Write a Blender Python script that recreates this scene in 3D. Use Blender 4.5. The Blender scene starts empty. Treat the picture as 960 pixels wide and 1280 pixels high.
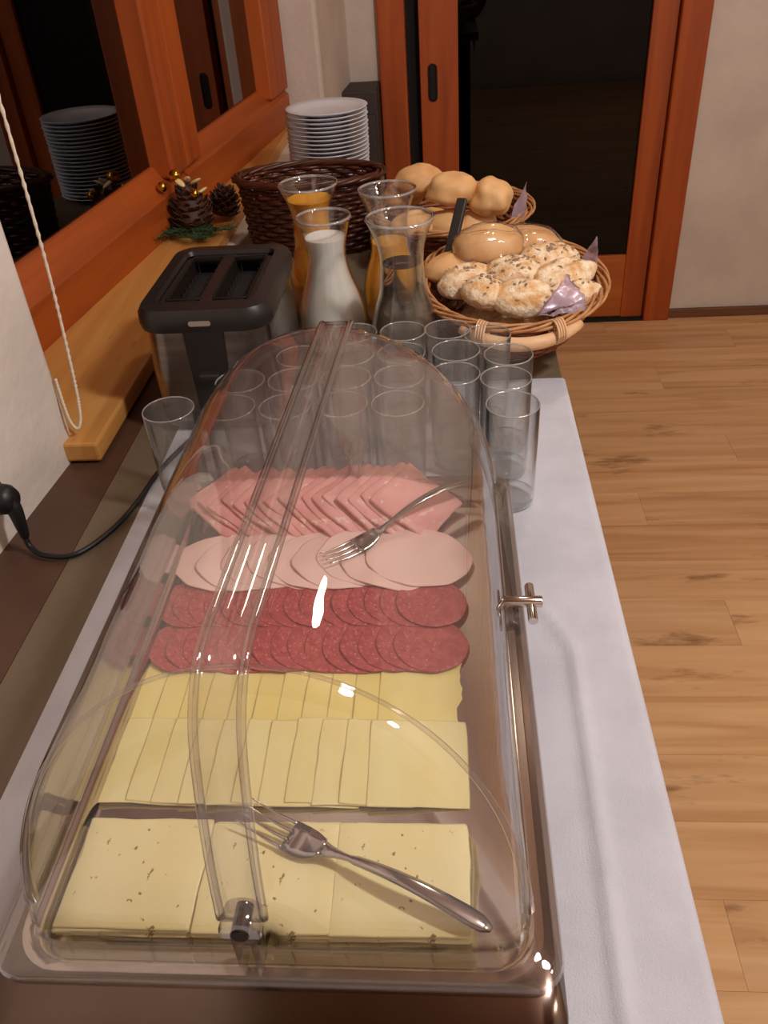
import bpy, bmesh, math, random
from math import sin, cos, pi, radians as rad
from mathutils import Vector, Matrix, noise
random.seed(7)
SC = bpy.context.scene
COL = SC.collection

# ------------------------------------------------------------------ camera
cam = bpy.data.cameras.new('camera'); camo = bpy.data.objects.new('camera', cam); COL.objects.link(camo)
_f = 1060.0
_y = Vector((72, -790, _f)).normalized()
_d = Vector((110, 1440, _f)); _d -= _d.dot(_y) * _y; _d.normalize()
_z = -_d; _x = _y.cross(_z)
R = Matrix(((_x[0], -_x[1], -_x[2]), (_y[0], -_y[1], -_y[2]), (_z[0], -_z[1], -_z[2])))
CAM_H = 1.523
camo.matrix_world = Matrix.Translation((0, 0, CAM_H)) @ R.to_4x4()
cam.sensor_fit = 'VERTICAL'; cam.sensor_height = 32.0; cam.lens = _f / 1280 * 32.0
cam.clip_start = 0.02
SC.camera = camo

# ------------------------------------------------------------------ world, lamps, exposure
w = bpy.data.worlds.new('night'); SC.world = w; w.use_nodes = True
w.node_tree.nodes['Background'].inputs[0].default_value = (0.010, 0.008, 0.010, 1)
w.node_tree.nodes['Background'].inputs[1].default_value = 0.3
SC.view_settings.view_transform = 'Standard'; SC.view_settings.look = 'None'
SC.view_settings.gamma = 1.0; SC.view_settings.use_curve_mapping = False
SC.view_settings.exposure = 0.0
SC.cycles.transparent_max_bounces = 64
SC.cycles.max_bounces = 12
SC.cycles.caustics_refractive = False
SC.cycles.sample_clamp_indirect = 4.0

def lamp(name, loc, power, colour, radius=0.06, kind='POINT', target=None, size=70, blend=0.6):
    l = bpy.data.lights.new(name, kind); l.energy = power; l.color = colour; l.shadow_soft_size = radius
    o = bpy.data.objects.new(name, l); COL.objects.link(o); o.location = loc
    if kind == 'SPOT':
        l.spot_size = rad(size); l.spot_blend = blend
        o.rotation_euler = (Vector(target) - Vector(loc)).to_track_quat('-Z', 'Y').to_euler()
    return o
lamp('ceiling_or_fill_lamp', (0.78, 0.42, 2.32), 62, (0.98, 0.97, 1.0), 0.085)
lamp('ceiling_or_fill_lamp', (0.35, 1.65, 2.32), 14, (1.0, 0.82, 0.66), 0.07)
lamp('ceiling_or_fill_lamp', (1.75, 0.0, 2.30), 24, (1.0, 0.90, 0.78), 0.08)  # fill light added to brighten the floor, no fitting there

# ------------------------------------------------------------------ materials
def srgb(c):
    return tuple(((v/255)/12.92 if v/255 <= 0.04045 else ((v/255+0.055)/1.055)**2.4) for v in c) + (1,)
class NT:
    def __init__(s, name):
        s.m = bpy.data.materials.new(name); s.m.use_nodes = True; s.t = s.m.node_tree; s.t.nodes.clear()
        s.out = s.n('ShaderNodeOutputMaterial')
    def n(s, typ, **kw):
        nd = s.t.nodes.new(typ)
        for k, v in kw.items():
            if k.startswith('i_'):
                nd.inputs[k[2:].replace('_', ' ')].default_value = v
            else: setattr(nd, k, v)
        return nd
    def l(s, a, b): s.t.links.new(a, b)
def tex_coord(nt, scale=(1, 1, 1), rnd=False):
    tc = nt.n('ShaderNodeTexCoord'); mp = nt.n('ShaderNodeMapping'); mp.inputs['Scale'].default_value = scale
    nt.l(tc.outputs['Object'], mp.inputs['Vector'])
    if rnd:
        oi = nt.n('ShaderNodeObjectInfo'); mul = nt.n('ShaderNodeMath', operation='MULTIPLY'); mul.inputs[1].default_value = 37.0
        nt.l(oi.outputs['Random'], mul.inputs[0])
        cmb = nt.n('ShaderNodeCombineXYZ')
        for k in range(3): nt.l(mul.outputs[0], cmb.inputs[k])
        nt.l(cmb.outputs[0], mp.inputs['Location'])
    return mp.outputs[0]
def ramp(nt, fac, stops):
    r = nt.n('ShaderNodeValToRGB'); e = r.color_ramp.elements
    e[0].position, e[0].color = stops[0][0], srgb(stops[0][1]); e[1].position, e[1].color = stops[-1][0], srgb(stops[-1][1])
    for p, c in stops[1:-1]:
        q = e.new(p); q.color = srgb(c)
    nt.l(fac, r.inputs[0]); return r.outputs[0]
def mat(name, c1, c2=None, scale=(8, 8, 8), rough=0.6, metal=0.0, nscale=1.0, detail=4, bump=0.0, bscale=None,
        sss=0.0, coat=0.0, rnd=False, spots=None, spec=0.5, lo=0.35, hi=0.65, aniso=0, sheen=0):
    nt = NT(name); p = nt.n('ShaderNodeBsdfPrincipled'); nt.l(p.outputs[0], nt.out.inputs[0])
    p.inputs['Roughness'].default_value = rough; p.inputs['Metallic'].default_value = metal
    p.inputs['Specular IOR Level'].default_value = spec
    if coat: p.inputs['Coat Weight'].default_value = coat
    if sheen: p.inputs['Sheen Weight'].default_value = sheen
    if sss:
        p.inputs['Subsurface Weight'].default_value = sss; p.inputs['Subsurface Radius'].default_value = (0.012, 0.006, 0.004)
        p.inputs['Subsurface Scale'].default_value = 0.6
    v = tex_coord(nt, scale, rnd)
    nz = nt.n('ShaderNodeTexNoise'); nz.inputs['Scale'].default_value = nscale; nz.inputs['Detail'].default_value = detail
    nt.l(v, nz.inputs['Vector'])
    col = ramp(nt, nz.outputs[0], [(lo, c1), (hi, c2 or c1)])
    if spots:
        sc_, thr, sc_col = spots
        n2 = nt.n('ShaderNodeTexNoise'); n2.inputs['Scale'].default_value = sc_; n2.inputs['Detail'].default_value = 2
        tc = nt.n('ShaderNodeTexCoord'); nt.l(tc.outputs['Object'], n2.inputs['Vector'])
        gt = nt.n('ShaderNodeMapRange'); gt.inputs[1].default_value = thr; gt.inputs[2].default_value = thr+0.04
        nt.l(n2.outputs[0], gt.inputs[0])
        mx = nt.n('ShaderNodeMix', data_type='RGBA'); nt.l(gt.outputs[0], mx.inputs[0]); nt.l(col, mx.inputs[6]); mx.inputs[7].default_value = srgb(sc_col)
        col = mx.outputs[2]
    nt.l(col, p.inputs['Base Color'])
    if bump:
        nb = nt.n('ShaderNodeTexNoise'); nb.inputs['Scale'].default_value = bscale or 60; nb.inputs['Detail'].default_value = 4
        tc = nt.n('ShaderNodeTexCoord'); nt.l(tc.outputs['Object'], nb.inputs['Vector'])
        b = nt.n('ShaderNodeBump'); b.inputs['Strength'].default_value = bump; b.inputs['Distance'].default_value = 0.004
        nt.l(nb.outputs[0], b.inputs['Height']); nt.l(b.outputs[0], p.inputs['Normal'])
    return nt.m
def clear(name, tint=(1, 1, 1), edge=(0.75, 0.72, 0.70), rough=0.015, gain=1.0, haze=0.0, ior=1.5, hazecol=(0.9, 0.85, 0.8), bump=0):
    """thin clear plastic or glass wall: Fresnel reflection over a see-through body that is denser where it is seen edge-on"""
    nt = NT(name)
    fr = nt.n('ShaderNodeFresnel'); ge = nt.n('ShaderNodeNewGeometry'); mi = nt.n('ShaderNodeMix', data_type='FLOAT')
    mi.inputs[2].default_value = ior; mi.inputs[3].default_value = 1/ior    # same reflectance from both sides of the thin wall
    nt.l(ge.outputs['Backfacing'], mi.inputs[0]); nt.l(mi.outputs[0], fr.inputs[0])
    g = nt.n('ShaderNodeBsdfGlossy'); g.inputs['Roughness'].default_value = rough
    tr = nt.n('ShaderNodeBsdfTransparent')
    lw = nt.n('ShaderNodeLayerWeight'); lw.inputs[0].default_value = 0.35
    pw = nt.n('ShaderNodeMath', operation='POWER'); nt.l(lw.outputs['Facing'], pw.inputs[0]); pw.inputs[1].default_value = 3.0
    mc = nt.n('ShaderNodeMix', data_type='RGBA'); mc.inputs[6].default_value = (*tint, 1); mc.inputs[7].default_value = (*edge, 1)
    nt.l(pw.outputs[0], mc.inputs[0]); nt.l(mc.outputs[2], tr.inputs[0])
    base = tr.outputs[0]
    if haze:
        df = nt.n('ShaderNodeBsdfDiffuse'); df.inputs[0].default_value = (*hazecol, 1)
        mh = nt.n('ShaderNodeMixShader'); mh.inputs[0].default_value = haze
        nt.l(base, mh.inputs[1]); nt.l(df.outputs[0], mh.inputs[2]); base = mh.outputs[0]
    mg = nt.n('ShaderNodeMath', operation='MULTIPLY', use_clamp=True); nt.l(fr.outputs[0], mg.inputs[0]); mg.inputs[1].default_value = gain
    ms = nt.n('ShaderNodeMixShader'); nt.l(mg.outputs[0], ms.inputs[0]); nt.l(base, ms.inputs[1]); nt.l(g.outputs[0], ms.inputs[2])
    if bump:
        nb = nt.n('ShaderNodeTexNoise'); nb.inputs['Scale'].default_value = bump; nb.inputs['Detail'].default_value = 2
        tc = nt.n('ShaderNodeTexCoord'); nt.l(tc.outputs['Object'], nb.inputs['Vector'])
        b = nt.n('ShaderNodeBump'); b.inputs['Strength'].default_value = 0.35; b.inputs['Distance'].default_value = 0.004
        nt.l(nb.outputs[0], b.inputs['Height']); nt.l(b.outputs[0], g.inputs['Normal'])
    nt.l(ms.outputs[0], nt.out.inputs[0]); return nt.m
def wood(name, c1, c2, c3, along='x', rough=0.5, rnd=False, knots=0.0, kcol=(70, 35, 15), fine=1.0, coat=0.0):
    nt = NT(name); p = nt.n('ShaderNodeBsdfPrincipled'); nt.l(p.outputs[0], nt.out.inputs[0])
    p.inputs['Roughness'].default_value = rough
    if coat: p.inputs['Coat Weight'].default_value = coat; p.inputs['Coat Roughness'].default_value = 0.25
    s = {'x': (1.6, 22, 22), 'y': (22, 1.6, 22), 'z': (22, 22, 1.6)}[along]
    v = tex_coord(nt, tuple(k*fine for k in s), rnd)
    nz = nt.n('ShaderNodeTexNoise'); nz.inputs['Scale'].default_value = 1.0; nz.inputs['Detail'].default_value = 6; nz.inputs['Distortion'].default_value = 0.6
    nt.l(v, nz.inputs['Vector'])
    col = ramp(nt, nz.outputs[0], [(0.30, c1), (0.5, c2), (0.70, c3)])
    if knots:
        s2 = {'x': (2.6, 9, 9), 'y': (9, 2.6, 9), 'z': (9, 9, 2.6)}[along]
        v2 = tex_coord(nt, s2, rnd); n2 = nt.n('ShaderNodeTexNoise'); n2.inputs['Scale'].default_value = 1.0
        n2.inputs['Detail'].default_value = 5; n2.inputs['Roughness'].default_value = 0.65; nt.l(v2, n2.inputs['Vector'])
        mr = nt.n('ShaderNodeMapRange'); mr.inputs[1].default_value = knots; mr.inputs[2].default_value = knots+0.10; mr.inputs[4].default_value = 0.75
        nt.l(n2.outputs[0], mr.inputs[0])
        mx = nt.n('ShaderNodeMix', data_type='RGBA'); nt.l(mr.outputs[0], mx.inputs[0]); nt.l(col, mx.inputs[6]); mx.inputs[7].default_value = srgb(kcol)
        col = mx.outputs[2]
    if rnd:
        oi = nt.n('ShaderNodeObjectInfo'); mr = nt.n('ShaderNodeMapRange'); mr.inputs[3].default_value = 0.92; mr.inputs[4].default_value = 1.05
        nt.l(oi.outputs['Random'], mr.inputs[0])
        hs = nt.n('ShaderNodeHueSaturation'); nt.l(mr.outputs[0], hs.inputs['Value']); nt.l(col, hs.inputs['Color']); col = hs.outputs[0]
    nt.l(col, p.inputs['Base Color'])
    b = nt.n('ShaderNodeBump'); b.inputs['Strength'].default_value = 0.12; b.inputs['Distance'].default_value = 0.002
    nt.l(nz.outputs[0], b.inputs['Height']); nt.l(b.outputs[0], p.inputs['Normal'])
    return nt.m

M = dict(
    plaster=mat('plaster', (205, 192, 180), (218, 206, 194), nscale=0.6, rough=0.9, bump=0.5, bscale=45, spec=0.15),
    ceiling=wood('ceiling_boards', (92, 58, 34), (104, 68, 40), (118, 78, 48), 'y', 0.6),
    frame=wood('stained_spruce', (148, 64, 12), (166, 74, 15), (180, 86, 20), 'z', 0.55, coat=0.06, knots=0.70),
    frame_h=wood('stained_spruce_rail', (148, 66, 14), (166, 76, 17), (180, 88, 24), 'y', 0.55, coat=0.06, knots=0.70),
    frame_x=wood('stained_spruce_cross', (164, 84, 22), (178, 92, 26), (190, 104, 32), 'x', 0.55, coat=0.06),
    sill=wood('pine_sill', (182, 122, 56), (200, 140, 70), (212, 156, 86), 'y', 0.5, coat=0.2, knots=0.66, kcol=(120, 66, 26)),
    plank=wood('oak_plank', (206, 152, 100), (228, 178, 124), (238, 192, 140), 'x', 0.42, rnd=True, knots=0.60, kcol=(140, 92, 56)),
    skirting=wood('brown_skirting', (92, 56, 34), (108, 68, 42), (120, 78, 50), 'x', 0.5),
    subfloor=mat('subfloor', (70, 45, 28), rough=0.9),
    dark=mat('black_gap', (12, 9, 8), rough=0.8),
    counter=mat('olive_worktop', (104, 88, 68), (114, 97, 76), nscale=0.8, rough=0.5),
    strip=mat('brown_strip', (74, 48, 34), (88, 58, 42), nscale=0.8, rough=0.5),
    cloth=mat('grey_cloth', (192, 190, 196), (202, 200, 206), nscale=2.0, rough=0.95, bump=0.35, bscale=900, spec=0.1),
    chrome=mat('polished_steel', (205, 198, 192), (220, 214, 208), nscale=1, rough=0.13, metal=1.0),
    brushed=mat('brushed_steel', (128, 120, 114), (150, 142, 136), scale=(2, 2, 60), nscale=1.5, rough=0.24, metal=1.0),
    darkened_chrome=mat('chrome_dark_reflection', (104, 88, 78), (118, 102, 92), nscale=1, rough=0.16, metal=1.0),  # dark reflection on the chrome base, put into the metal colour
    silver=mat('cutlery_steel', (190, 184, 180), rough=0.16, metal=1.0),
    blackp=mat('black_plastic', (30, 26, 25), (36, 31, 29), rough=0.38),
    rubber=mat('black_rubber', (16, 15, 16), rough=0.45),
    badge=mat('badge_metal', (215, 205, 195), rough=0.3, metal=0.8),
    acrylic=clear('clear_acrylic', (0.985, 0.98, 0.975), (0.60, 0.54, 0.50), 0.02, gain=1.2, haze=0.022, bump=9),
    acrylic_edge=clear('clear_acrylic_edge', (0.95, 0.93, 0.92), (0.50, 0.46, 0.45), 0.025, gain=2.6, haze=0.02),
    glass=clear('drinking_glass', (0.995, 0.998, 0.995), (0.82, 0.85, 0.85), 0.01, gain=2.0, haze=0.02, hazecol=(0.85, 0.88, 0.9)),
    glass_base=clear('thick_glass', (0.95, 0.97, 0.97), (0.66, 0.70, 0.71), 0.02, gain=4.0, haze=0.05, hazecol=(0.85, 0.9, 0.92), bump=130),
    glass_rim=clear('glass_rim', (0.9, 0.92, 0.92), (0.7, 0.72, 0.72), 0.05, gain=4, haze=0.22, hazecol=(0.9, 0.92, 0.92)),
    carafe=clear('carafe_glass', (0.99, 0.99, 0.985), (0.70, 0.69, 0.67), 0.01, gain=1.8, haze=0.01),
    pane=clear('window_glass', (0.25, 0.25, 0.26), (0.2, 0.2, 0.2), 0.0, gain=1.7),
    door_pane=clear('door_glass', (0.12, 0.11, 0.11), (0.1, 0.1, 0.1), 0.0, gain=0.7),
    milk=mat('milk', (246, 244, 236), rough=0.35, sss=0.3),
    juice=mat('orange_juice', (238, 166, 20), (242, 176, 26), rough=0.3, sss=0.25),
    ham=mat('pink_ham', (222, 150, 142), (234, 172, 162), scale=(18, 18, 18), rough=0.42, sss=0.15, rnd=True, spots=(90, 0.66, (240, 200, 190))),
    lyoner=mat('pale_sausage', (240, 196, 184), (244, 204, 192), scale=(10, 10, 10), rough=0.40, sss=0.15, rnd=True),
    salami=mat('red_salami', (160, 56, 58), (184, 78, 76), scale=(160, 160, 160), rough=0.45, sss=0.1, rnd=True, spots=(420, 0.63, (206, 124, 116)), bump=0.2, bscale=200),
    salami_rind=mat('salami_rind', (132, 44, 40), rough=0.5),
    cheese=mat('yellow_cheese', (240, 216, 128), (244, 224, 146), scale=(30, 8, 8), rough=0.38, sss=0.15, rnd=True),
    cheese_pale=mat('pale_cheese', (242, 222, 150), (246, 230, 166), scale=(34, 5, 5), rough=0.38, sss=0.15, rnd=True),
    cheese_herb=mat('herb_cheese', (244, 226, 160), (248, 232, 174), scale=(30, 8, 8), rough=0.40, sss=0.15, rnd=True, spots=(150, 0.685, (150, 118, 56))),
    bread=mat('smooth_crust', (206, 148, 88), (228, 182, 124), scale=(14, 14, 14), rough=0.55, rnd=True, bump=0.15, bscale=60, lo=0.3, hi=0.62),
    breadseed=mat('floury_crust', (216, 166, 106), (246, 226, 192), scale=(60, 60, 60), rough=0.85, rnd=True, bump=0.9, bscale=120, lo=0.34, hi=0.62, spots=(300, 0.64, (190, 140, 88))),
    seeds=mat('brown_seeds', (128, 100, 76), (172, 146, 118), scale=(300, 300, 300), rough=0.6),
    wicker=mat('wicker', (168, 112, 66), (200, 146, 94), scale=(30, 30, 30), rough=0.55, rnd=True),
    wicker_dark=mat('wicker_outer', (122, 66, 38), (150, 88, 52), scale=(30, 30, 30), rough=0.55, rnd=True),
    wicker_brown=mat('dark_wicker', (60, 26, 14), (88, 40, 20), scale=(30, 30, 30), rough=0.35, rnd=True),
    peeled=mat('peeled_cane', (214, 168, 122), (226, 186, 142), scale=(12, 60, 60), rough=0.5),
    film=clear('purple_film', (0.82, 0.72, 0.80), (0.6, 0.5, 0.6), 0.33, gain=2.0, haze=0.30, hazecol=(0.70, 0.56, 0.68), bump=50),
    wrap=clear('clear_film', (0.99, 0.985, 0.98), (0.95, 0.93, 0.92), 0.10, gain=1.0, haze=0.008, bump=60),
    porcelain=mat('white_porcelain', (226, 226, 232), rough=0.14, spec=0.6),
    plate_edge=mat('porcelain_rim', (206, 206, 212), rough=0.2),
    cord=mat('cream_cord', (214, 200, 176), (226, 212, 190), scale=(60, 60, 200), rough=0.85),
    cone=mat('pine_cone', (58, 30, 18), (92, 52, 30), scale=(40, 40, 40), rough=0.6),
    needle=mat('fir_needle', (40, 62, 34), (62, 84, 46), scale=(60, 60, 60), rough=0.6),
    gold=mat('gold_bauble', (212, 160, 60), rough=0.22, metal=1.0),
    ribbon=mat('cream_ribbon', (232, 206, 150), rough=0.5),
    leather=mat('dark_laminate', (52, 44, 42), (60, 50, 48), rough=0.6),
    iron=mat('dark_iron', (46, 34, 28), rough=0.5, metal=0.6),
)
def water_mat():
    nt = NT('still_water'); g = nt.n('ShaderNodeBsdfGlass'); g.inputs['IOR'].default_value = 1.33; g.inputs['Roughness'].default_value = 0
    g.inputs[0].default_value = (0.97, 0.97, 0.95, 1)
    nt.l(g.outputs[0], nt.out.inputs[0]); return nt.m
M['water'] = water_mat()

# ------------------------------------------------------------------ geometry helpers: each returns (verts, faces)
def box(x0, x1, y0, y1, z0, z1):
    v = [(x, y, z) for z in (z0, z1) for y in (y0, y1) for x in (x0, x1)]
    return v, [(0, 2, 3, 1), (4, 5, 7, 6), (0, 1, 5, 4), (2, 6, 7, 3), (0, 4, 6, 2), (1, 3, 7, 5)]
def loft(rings, cap0=True, cap1=True, closed=True):
    v = []; f = []; n = len(rings[0])
    for r in rings: v += [tuple(p) for p in r]
    for i in range(len(rings)-1):
        for j in range(n if closed else n-1):
            a = i*n+j; b = i*n+(j+1) % n
            f.append((a, b, b+n, a+n))
    if cap0: f.append(tuple(reversed(range(n))))
    if cap1: f.append(tuple(range((len(rings)-1)*n, len(rings)*n)))
    return v, f
def lathe(prof, n=32, cx=0, cy=0):
    """profile of (r, z), bottom to top; r == 0 closes with a point cap"""
    rings = [[(cx+max(r, 1e-5)*cos(2*pi*j/n), cy+max(r, 1e-5)*sin(2*pi*j/n), z) for j in range(n)] for r, z in prof]
    return loft(rings, prof[0][0] == 0, prof[-1][0] == 0)
def rrect(w, h, r, z, k=6, cx=0, cy=0):
    out = []
    for (sx, sy, a0) in ((1, 1, 0), (-1, 1, pi/2), (-1, -1, pi), (1, -1, 3*pi/2)):
        for i in range(k+1):
            a = a0+pi/2*i/k
            out.append((cx+sx*(w/2-r)+r*cos(a), cy+sy*(h/2-r)+r*sin(a), z))
    return out
def tube(pts, r, n=6, closed=False, rf=None):
    P = [Vector(p) for p in pts]; N = len(P); rings = []
    up = Vector((0, 0, 1)); prev = None
    for i in range(N):
        if closed: t = P[(i+1) % N]-P[i-1]
        else: t = P[min(i+1, N-1)]-P[max(i-1, 0)]
        t.normalize()
        if prev is None:
            a = t.cross(up)
            if a.length < 0.1: a = t.cross(Vector((1, 0, 0)))
        else: a = prev - prev.dot(t)*t
        a.normalize(); prev = a; b = t.cross(a)
        rr = r*(rf(i/(N-1)) if rf else 1)
        rings.append([P[i]+a*rr*cos(2*pi*j/n)+b*rr*sin(2*pi*j/n) for j in range(n)])
    if closed:
        rings.append(rings[0]); return loft(rings, False, False)
    return loft(rings)
def xf(g, m):
    return [tuple(m @ Vector(p)) for p in g[0]], g[1]
def T(x=0, y=0, z=0, rx=0, ry=0, rz=0, s=(1, 1, 1)):
    from mathutils import Euler
    return Matrix.Translation((x, y, z)) @ Euler((rx, ry, rz)).to_matrix().to_4x4() @ Matrix.Diagonal((*s, 1))
def ellipsoid(rx, ry, rz, nu=24, nv=14):
    pr = [(0, -rz)]+[(cos(-pi/2+pi*i/nv), rz*sin(-pi/2+pi*i/nv)) for i in range(1, nv)]+[(0, rz)]
    v, f = lathe(pr, nu)
    return [(x*rx, y*ry, z) for x, y, z in v], f
def curve_pts(P, n=12, closed=False):
    """Catmull-Rom through P"""
    P = [Vector(p) for p in P]; out = []; N = len(P)
    for i in range(N if closed else N-1):
        if closed: a, b, c, d = P[i-1], P[i], P[(i+1) % N], P[(i+2) % N]
        else: a, b, c, d = P[max(i-1, 0)], P[i], P[i+1], P[min(i+2, N-1)]
        for k in range(n):
            t = k/n
            out.append(0.5*((2*b)+(-a+c)*t+(2*a-5*b+4*c-d)*t*t+(-a+3*b-3*c+d)*t**3))
    if not closed: out.append(P[-1])
    return out
def mesh(name, geoms, m, smooth=False, fix=True, merge=False):
    if isinstance(geoms, tuple): geoms = [geoms]
    V = []; F = []; MI = []
    for g in geoms:
        o = len(V); V += g[0]; F += [tuple(i+o for i in f) for f in g[1]]
    me = bpy.data.meshes.new(name); me.from_pydata(V, [], F)
    if fix:
        bm = bmesh.new(); bm.from_mesh(me)
        if merge: bmesh.ops.remove_doubles(bm, verts=bm.verts, dist=1e-5)
        bmesh.ops.recalc_face_normals(bm, faces=bm.faces); bm.to_mesh(me); bm.free()
    me.materials.append(m)
    if smooth:
        me.polygons.foreach_set('use_smooth', [True]*len(me.polygons))
        if smooth != 'all': me.set_sharp_from_angle(angle=rad(38))
    return me
def obj(name, geoms, m, parent=None, loc=(0, 0, 0), rot=(0, 0, 0), smooth=True, bevel=0, **kw):
    me = geoms if isinstance(geoms, bpy.types.Mesh) else mesh(name, geoms, m, smooth, **kw)
    o = bpy.data.objects.new(name, me); COL.objects.link(o); o.parent = parent; o.location = loc; o.rotation_euler = rot
    if bevel:
        b = o.modifiers.new('bevel', 'BEVEL'); b.width = bevel; b.segments = 2; b.limit_method = 'ANGLE'; b.angle_limit = rad(40)
    return o
def empty(name, loc=(0, 0, 0), rz=0):
    o = bpy.data.objects.new(name, None); COL.objects.link(o); o.location = loc; o.rotation_euler = (0, 0, rz); o.empty_display_size = 0.05; return o
def tag(o, label, cat, group=None, kind=None):
    o['label'] = label; o['category'] = cat
    if group: o['group'] = group
    if kind: o['kind'] = kind
    return o
def struct(o, label=None):
    o['kind'] = 'structure'
    if label: o['label'] = label
    return o
KIDS = {}
def copy_tree(o, kids):
    c = o.copy(); COL.objects.link(c)
    for k in kids:
        q = k.copy(); COL.objects.link(q); q.parent = c
    return c

CT = 0.90      # counter top height
CZ = CT+0.0015 # cloth top

# ------------------------------------------------------------------ room shell
fl = struct(obj('floor', box(-1.2, 2.6, -1.6, 3.5, -0.06, -0.009), M['subfloor'], smooth=False), 'light oak plank floor running across the room')
pm = None
row = 0; y = -1.55
while y < 3.39:
    x = -0.62 - (row*0.47 % 1.28)
    while x < 2.6:
        x0 = max(x, -0.62); x1 = min(x+1.2794, 2.6)
        if x1-x0 > 0.05 and y > -1.6:
            full = abs(x1-x0-1.2794) < 1e-4
            if full and pm: me = pm
            else:
                me = mesh('plank', box(0, x1-x0, 0, min(0.1594, 3.39-y), -0.009, 0), M['plank'])
                if full and y < 3.1: pm = me
            obj('plank', me, None, fl, (x0, y, random.uniform(-0.0004, 0)))
        x += 1.28
    y += 0.16; row += 1

struct(obj('ceiling', box(-1.3, 2.75, -1.75, 3.6, 2.85, 2.91), M['ceiling'], smooth=False))
struct(obj('wall_right', box(2.6, 2.75, -1.75, 3.6, -0.05, 2.85), M['plaster'], smooth=False))
struct(obj('wall_back', box(-1.3, 2.6, -1.75, -1.6, -0.05, 2.85), M['plaster'], smooth=False))
YF = 3.39; DL, DR, DT = -0.232, 0.905, 2.12
struct(obj('wall_far', [box(-1.2, DL, YF, YF+0.16, -0.05, 2.85), box(DR, 2.6, YF, YF+0.16, -0.05, 2.85), box(DL, DR, YF, YF+0.16, DT, 2.85)], M['plaster'], smooth=False))
struct(obj('baseboard_right', box(DR+0.003, 2.6, YF-0.016, YF+0.001, 0, 0.038), M['skirting'], smooth=False, bevel=0.004))

# left wall, turned 4.5 degrees against the counter; u runs along it, d into it
WA = rad(4.5)
def wallbox(u0, u1, d0, d1, z0, z1): return box(-d1, -d0, u0, u1, z0, z1)
WO = (-0.54, 0.875, 0)
U0, U1 = 0.125, 2.03
struct(obj('wall_left', [wallbox(-2.6, U0, 0, 0.42, -0.05, 2.85), wallbox(U0, U1, 0, 0.42, -0.05, 0.903), wallbox(U0, U1, 0, 0.42, 2.15, 2.85),
     wallbox(U1, 2.62, 0, 0.42, -0.05, 2.85)], M['plaster'], None, WO, (0, 0, -WA), smooth=False, bevel=0.012, merge=False))

# sill: straight front edge, back edge follows the window
sz0, sz1 = 0.903, 0.932
def sill_ring(z):
    return [(-0.485, 0.965, z), (-0.485, 2.86, z), (-0.60, 2.86, z), (-0.86, 1.01, z), (-0.545, 1.008, z), (-0.547, 0.965, z)]
sill = struct(obj('trim_1', loft([sill_ring(sz0), sill_ring(sz1)]), M['sill'], smooth=False, bevel=0.004), 'honey coloured pine window sill board with a square front edge')

# window unit, turned 6.5 degrees
VA = rad(6.5)
win = empty('window_1', (-0.67, 1.3, sz1), -VA); struct(win, 'dark stained wooden window with two panes reflecting the night room')
def wb(u0, u1, d0, d1, z0, z1): return box(-d1, -d0, u0, u1, z0, z1)
def sloped_rail(u0, u1, zb, zm, zt, d0, d1):   # front face, then a sloped bead up to the glass
    prof = [(-d0, zb), (-d0, zm), (-d0-0.006, zm+0.004), (-d1+0.012, zt-0.002), (-d1, zt), (-d1-0.01, zt), (-d1-0.01, zb)]
    return loft([[(x, u, z) for x, z in prof] for u in (u0, u1)])
obj('window_frame', sloped_rail(-0.33, 0.70, 0, 0.075, 0.128, 0.0, 0.05), M['frame_h'], win, smooth=False)
obj('window_frame', sloped_rail(0.70, 1.60, 0, 0.085, 0.128, 0.0, 0.05), M['frame_h'], win, smooth=False)
obj('mullion', wb(0.605, 0.70, -0.006, 0.075, 0.10, 1.2), M['frame'], win, smooth=False, bevel=0.006)
obj('mullion', wb(0.704, 0.80, -0.002, 0.075, 0.10, 1.2), M['frame'], win, smooth=False, bevel=0.006)
obj('window_frame', wb(-0.33, -0.24, -0.002, 0.075, 0.10, 1.2), M['frame'], win, smooth=False, bevel=0.006)
obj('window_frame', wb(1.42, 1.60, -0.002, 0.075, 0.10, 1.2), M['frame'], win, smooth=False, bevel=0.006)
obj('window_frame', wb(-0.33, 1.60, -0.001, 0.075, 1.12, 1.23), M['frame_h'], win, smooth=False, bevel=0.006)
obj('glass_pane', wb(-0.24, 0.605, 0.045, 0.049, 0.11, 1.13), M['pane'], win, smooth=False)
obj('glass_pane', wb(0.80, 1.42, 0.045, 0.049, 0.11, 1.13), M['pane'], win, smooth=False)
obj('night_backing', wb(-0.33, 1.60, 0.16, 0.17, -0.1, 1.3), M['dark'], win, smooth=False)  # black board added behind the panes, stands in for the night outside

# sliding glass door in the far wall
dr = empty('door_1', (0, YF, 0)); struct(dr, 'orange stained wooden sliding door with a tall dark glass pane')
def db(x0, x1, z0, z1, y0, y1): return box(x0, x1, y0, y1, z0, z1)
obj('door_frame', db(DL, -0.136, 0, DT, -0.035, 0.10), M['frame'], dr, smooth=False, bevel=0.005)
obj('shadow_gap', db(-0.136, -0.089, 0, DT, 0.05, 0.09), M['dark'], dr, smooth=False)
st = obj('stile', db(-0.089, 0.048, 0.0, DT-0.1, -0.008, 0.04), M['frame'], dr, smooth=False, bevel=0.003)
obj('stile', db(0.712, 0.80, 0.0, DT-0.1, -0.006, 0.04), M['frame'], dr, smooth=False, bevel=0.003)
obj('door_frame', db(0.803, DR, 0, DT, -0.035, 0.10), M['frame'], dr, smooth=False, bevel=0.005)
obj('door_frame', db(DL, DR, DT-0.1, DT, -0.030, 0.10), M['frame_x'], dr, smooth=False, bevel=0.005)
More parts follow.
